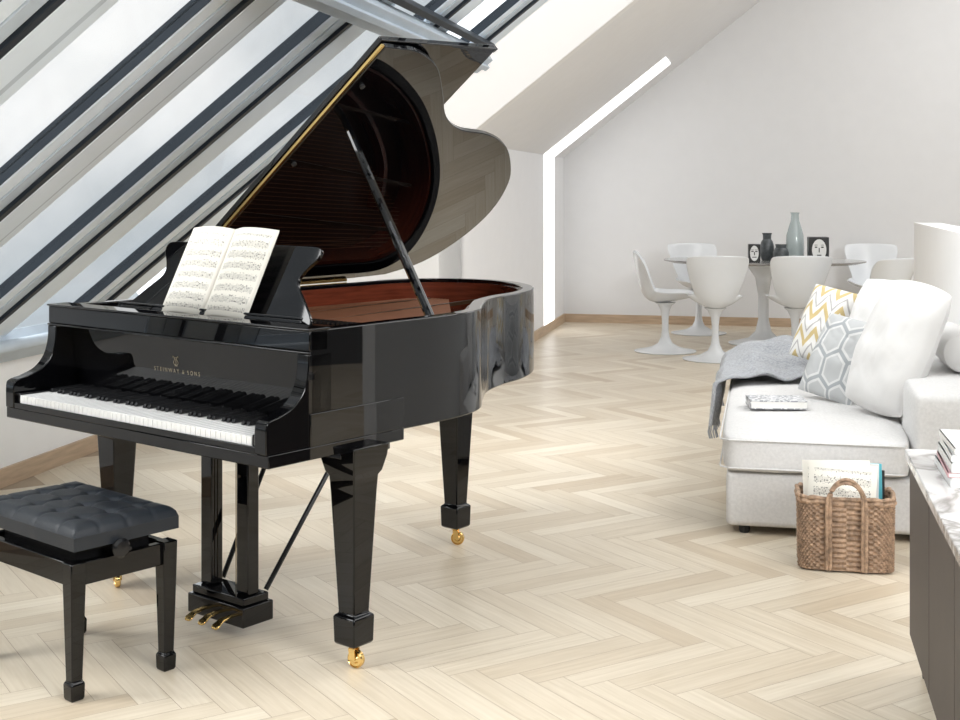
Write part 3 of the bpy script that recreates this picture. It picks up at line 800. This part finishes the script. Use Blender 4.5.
FACEW = mat('white_print_ceramic', (.8,.8,.78), .3); FACEB = mat('black_print_ceramic', (.02,.02,.02), .3)
def facebox(X, Y, w, h, label):
    e = root('decorated_canister', label, 'canister', (X, Y, TZt), rad(-8))
    G().bx(-w/2,w/2,-w/2,w/2,0,h).obj('body', FACEB, e, bevel=.006)
    G().prism([(w*.36*math.cos(k*math.pi/12), h*.5+h*.42*math.sin(k*math.pi/12)) for k in range(24)], -w/2-.003, -w/2+.001, 'y').obj('oval_motif', FACEW, e)
    g = G()
    for s in (-1, 1):
        g.bx(s*w*.16-.010, s*w*.16+.010, -w/2-.005, -w/2-.002, h*.58, h*.63)
        g.bx(s*w*.16-.012, s*w*.16+.012, -w/2-.005, -w/2-.002, h*.68, h*.70)
    g.bx(-.004,.004,-w/2-.005,-w/2-.002,h*.40,h*.58); g.bx(-.018,.018,-w/2-.005,-w/2-.002,h*.27,h*.31)
    g.obj('drawn_features', FACEB, e)
facebox(2.886, 11.1, .165, .215, 'black canister with a white drawn face on the table')
facebox(2.335, 11.08, .10, .155, 'small black canister with a white drawn face on the table')

# ------------------------------------------------------------------ world, light
w = bpy.data.worlds.new('world'); SC.world = w; w.use_nodes = True; nt = w.node_tree; nt.nodes.clear()
o = nt.nodes.new('ShaderNodeOutputWorld'); bg = nt.nodes.new('ShaderNodeBackground')
tc = nt.nodes.new('ShaderNodeTexCoord'); n = nt.nodes.new('ShaderNodeTexNoise'); n.inputs['Scale'].default_value = 3.2; n.inputs['Detail'].default_value = 6
nt.links.new(tc.outputs['Generated'], n.inputs['Vector'])
r = nt.nodes.new('ShaderNodeValToRGB'); r.color_ramp.elements[0].position = .38; r.color_ramp.elements[1].position = .62
r.color_ramp.elements[0].color = (.54,.59,.63,1); r.color_ramp.elements[1].color = (1,1,1,1)
nt.links.new(n.outputs['Fac'], r.inputs[0]); nt.links.new(r.outputs[0], bg.inputs[0]); bg.inputs[1].default_value = 1.15
nt.links.new(bg.outputs[0], o.inputs[0])
su = bpy.data.lights.new('sun', 'SUN'); su.energy = 7.8; su.angle = rad(50); su.color = (1,.99,.975)
so = bpy.data.objects.new('sun', su); COL.objects.link(so); so.rotation_euler = (rad(15), rad(-45), 0); so.location = (-5,3,6)
def area(loc, rot, sx, sy, e, name='fill_light'):  # unseen fill lamps added to brighten the room, not real fixtures
    l = bpy.data.lights.new(name, 'AREA'); l.shape = 'RECTANGLE'; l.size = sx; l.size_y = sy; l.energy = e; l.color = (.97,.985,1)
    q = bpy.data.objects.new(name, l); COL.objects.link(q); q.location = loc; q.rotation_euler = rot
area(RW(3.0,-1.5,4.0), (0,0,RA), 3, 4, 195)
area(RW(3.0,5.5,4.0), (0,0,RA), 3, 5, 150)
area(RW(2.6,10.8,4.0), (0,0,RA), 3, 3, 82)
P0 = Vector(RW(4.3,-.5,3.3)); P1 = Vector(RW(-2.0,5.0,1.9))
area(P0, (P1-P0).to_track_quat('-Z','Y').to_euler(), 2, 1.4, 250, 'rafter_fill_light')  # unseen lamp added to lift the rafter undersides

cam = bpy.data.cameras.new('camera'); co = bpy.data.objects.new('camera', cam); COL.objects.link(co)
co.location = (0,0,1.35); co.rotation_euler = (rad(90),0,0)
cam.sensor_width = 36; cam.lens = 1300/960*36; cam.shift_y = -170/960
SC.camera = co
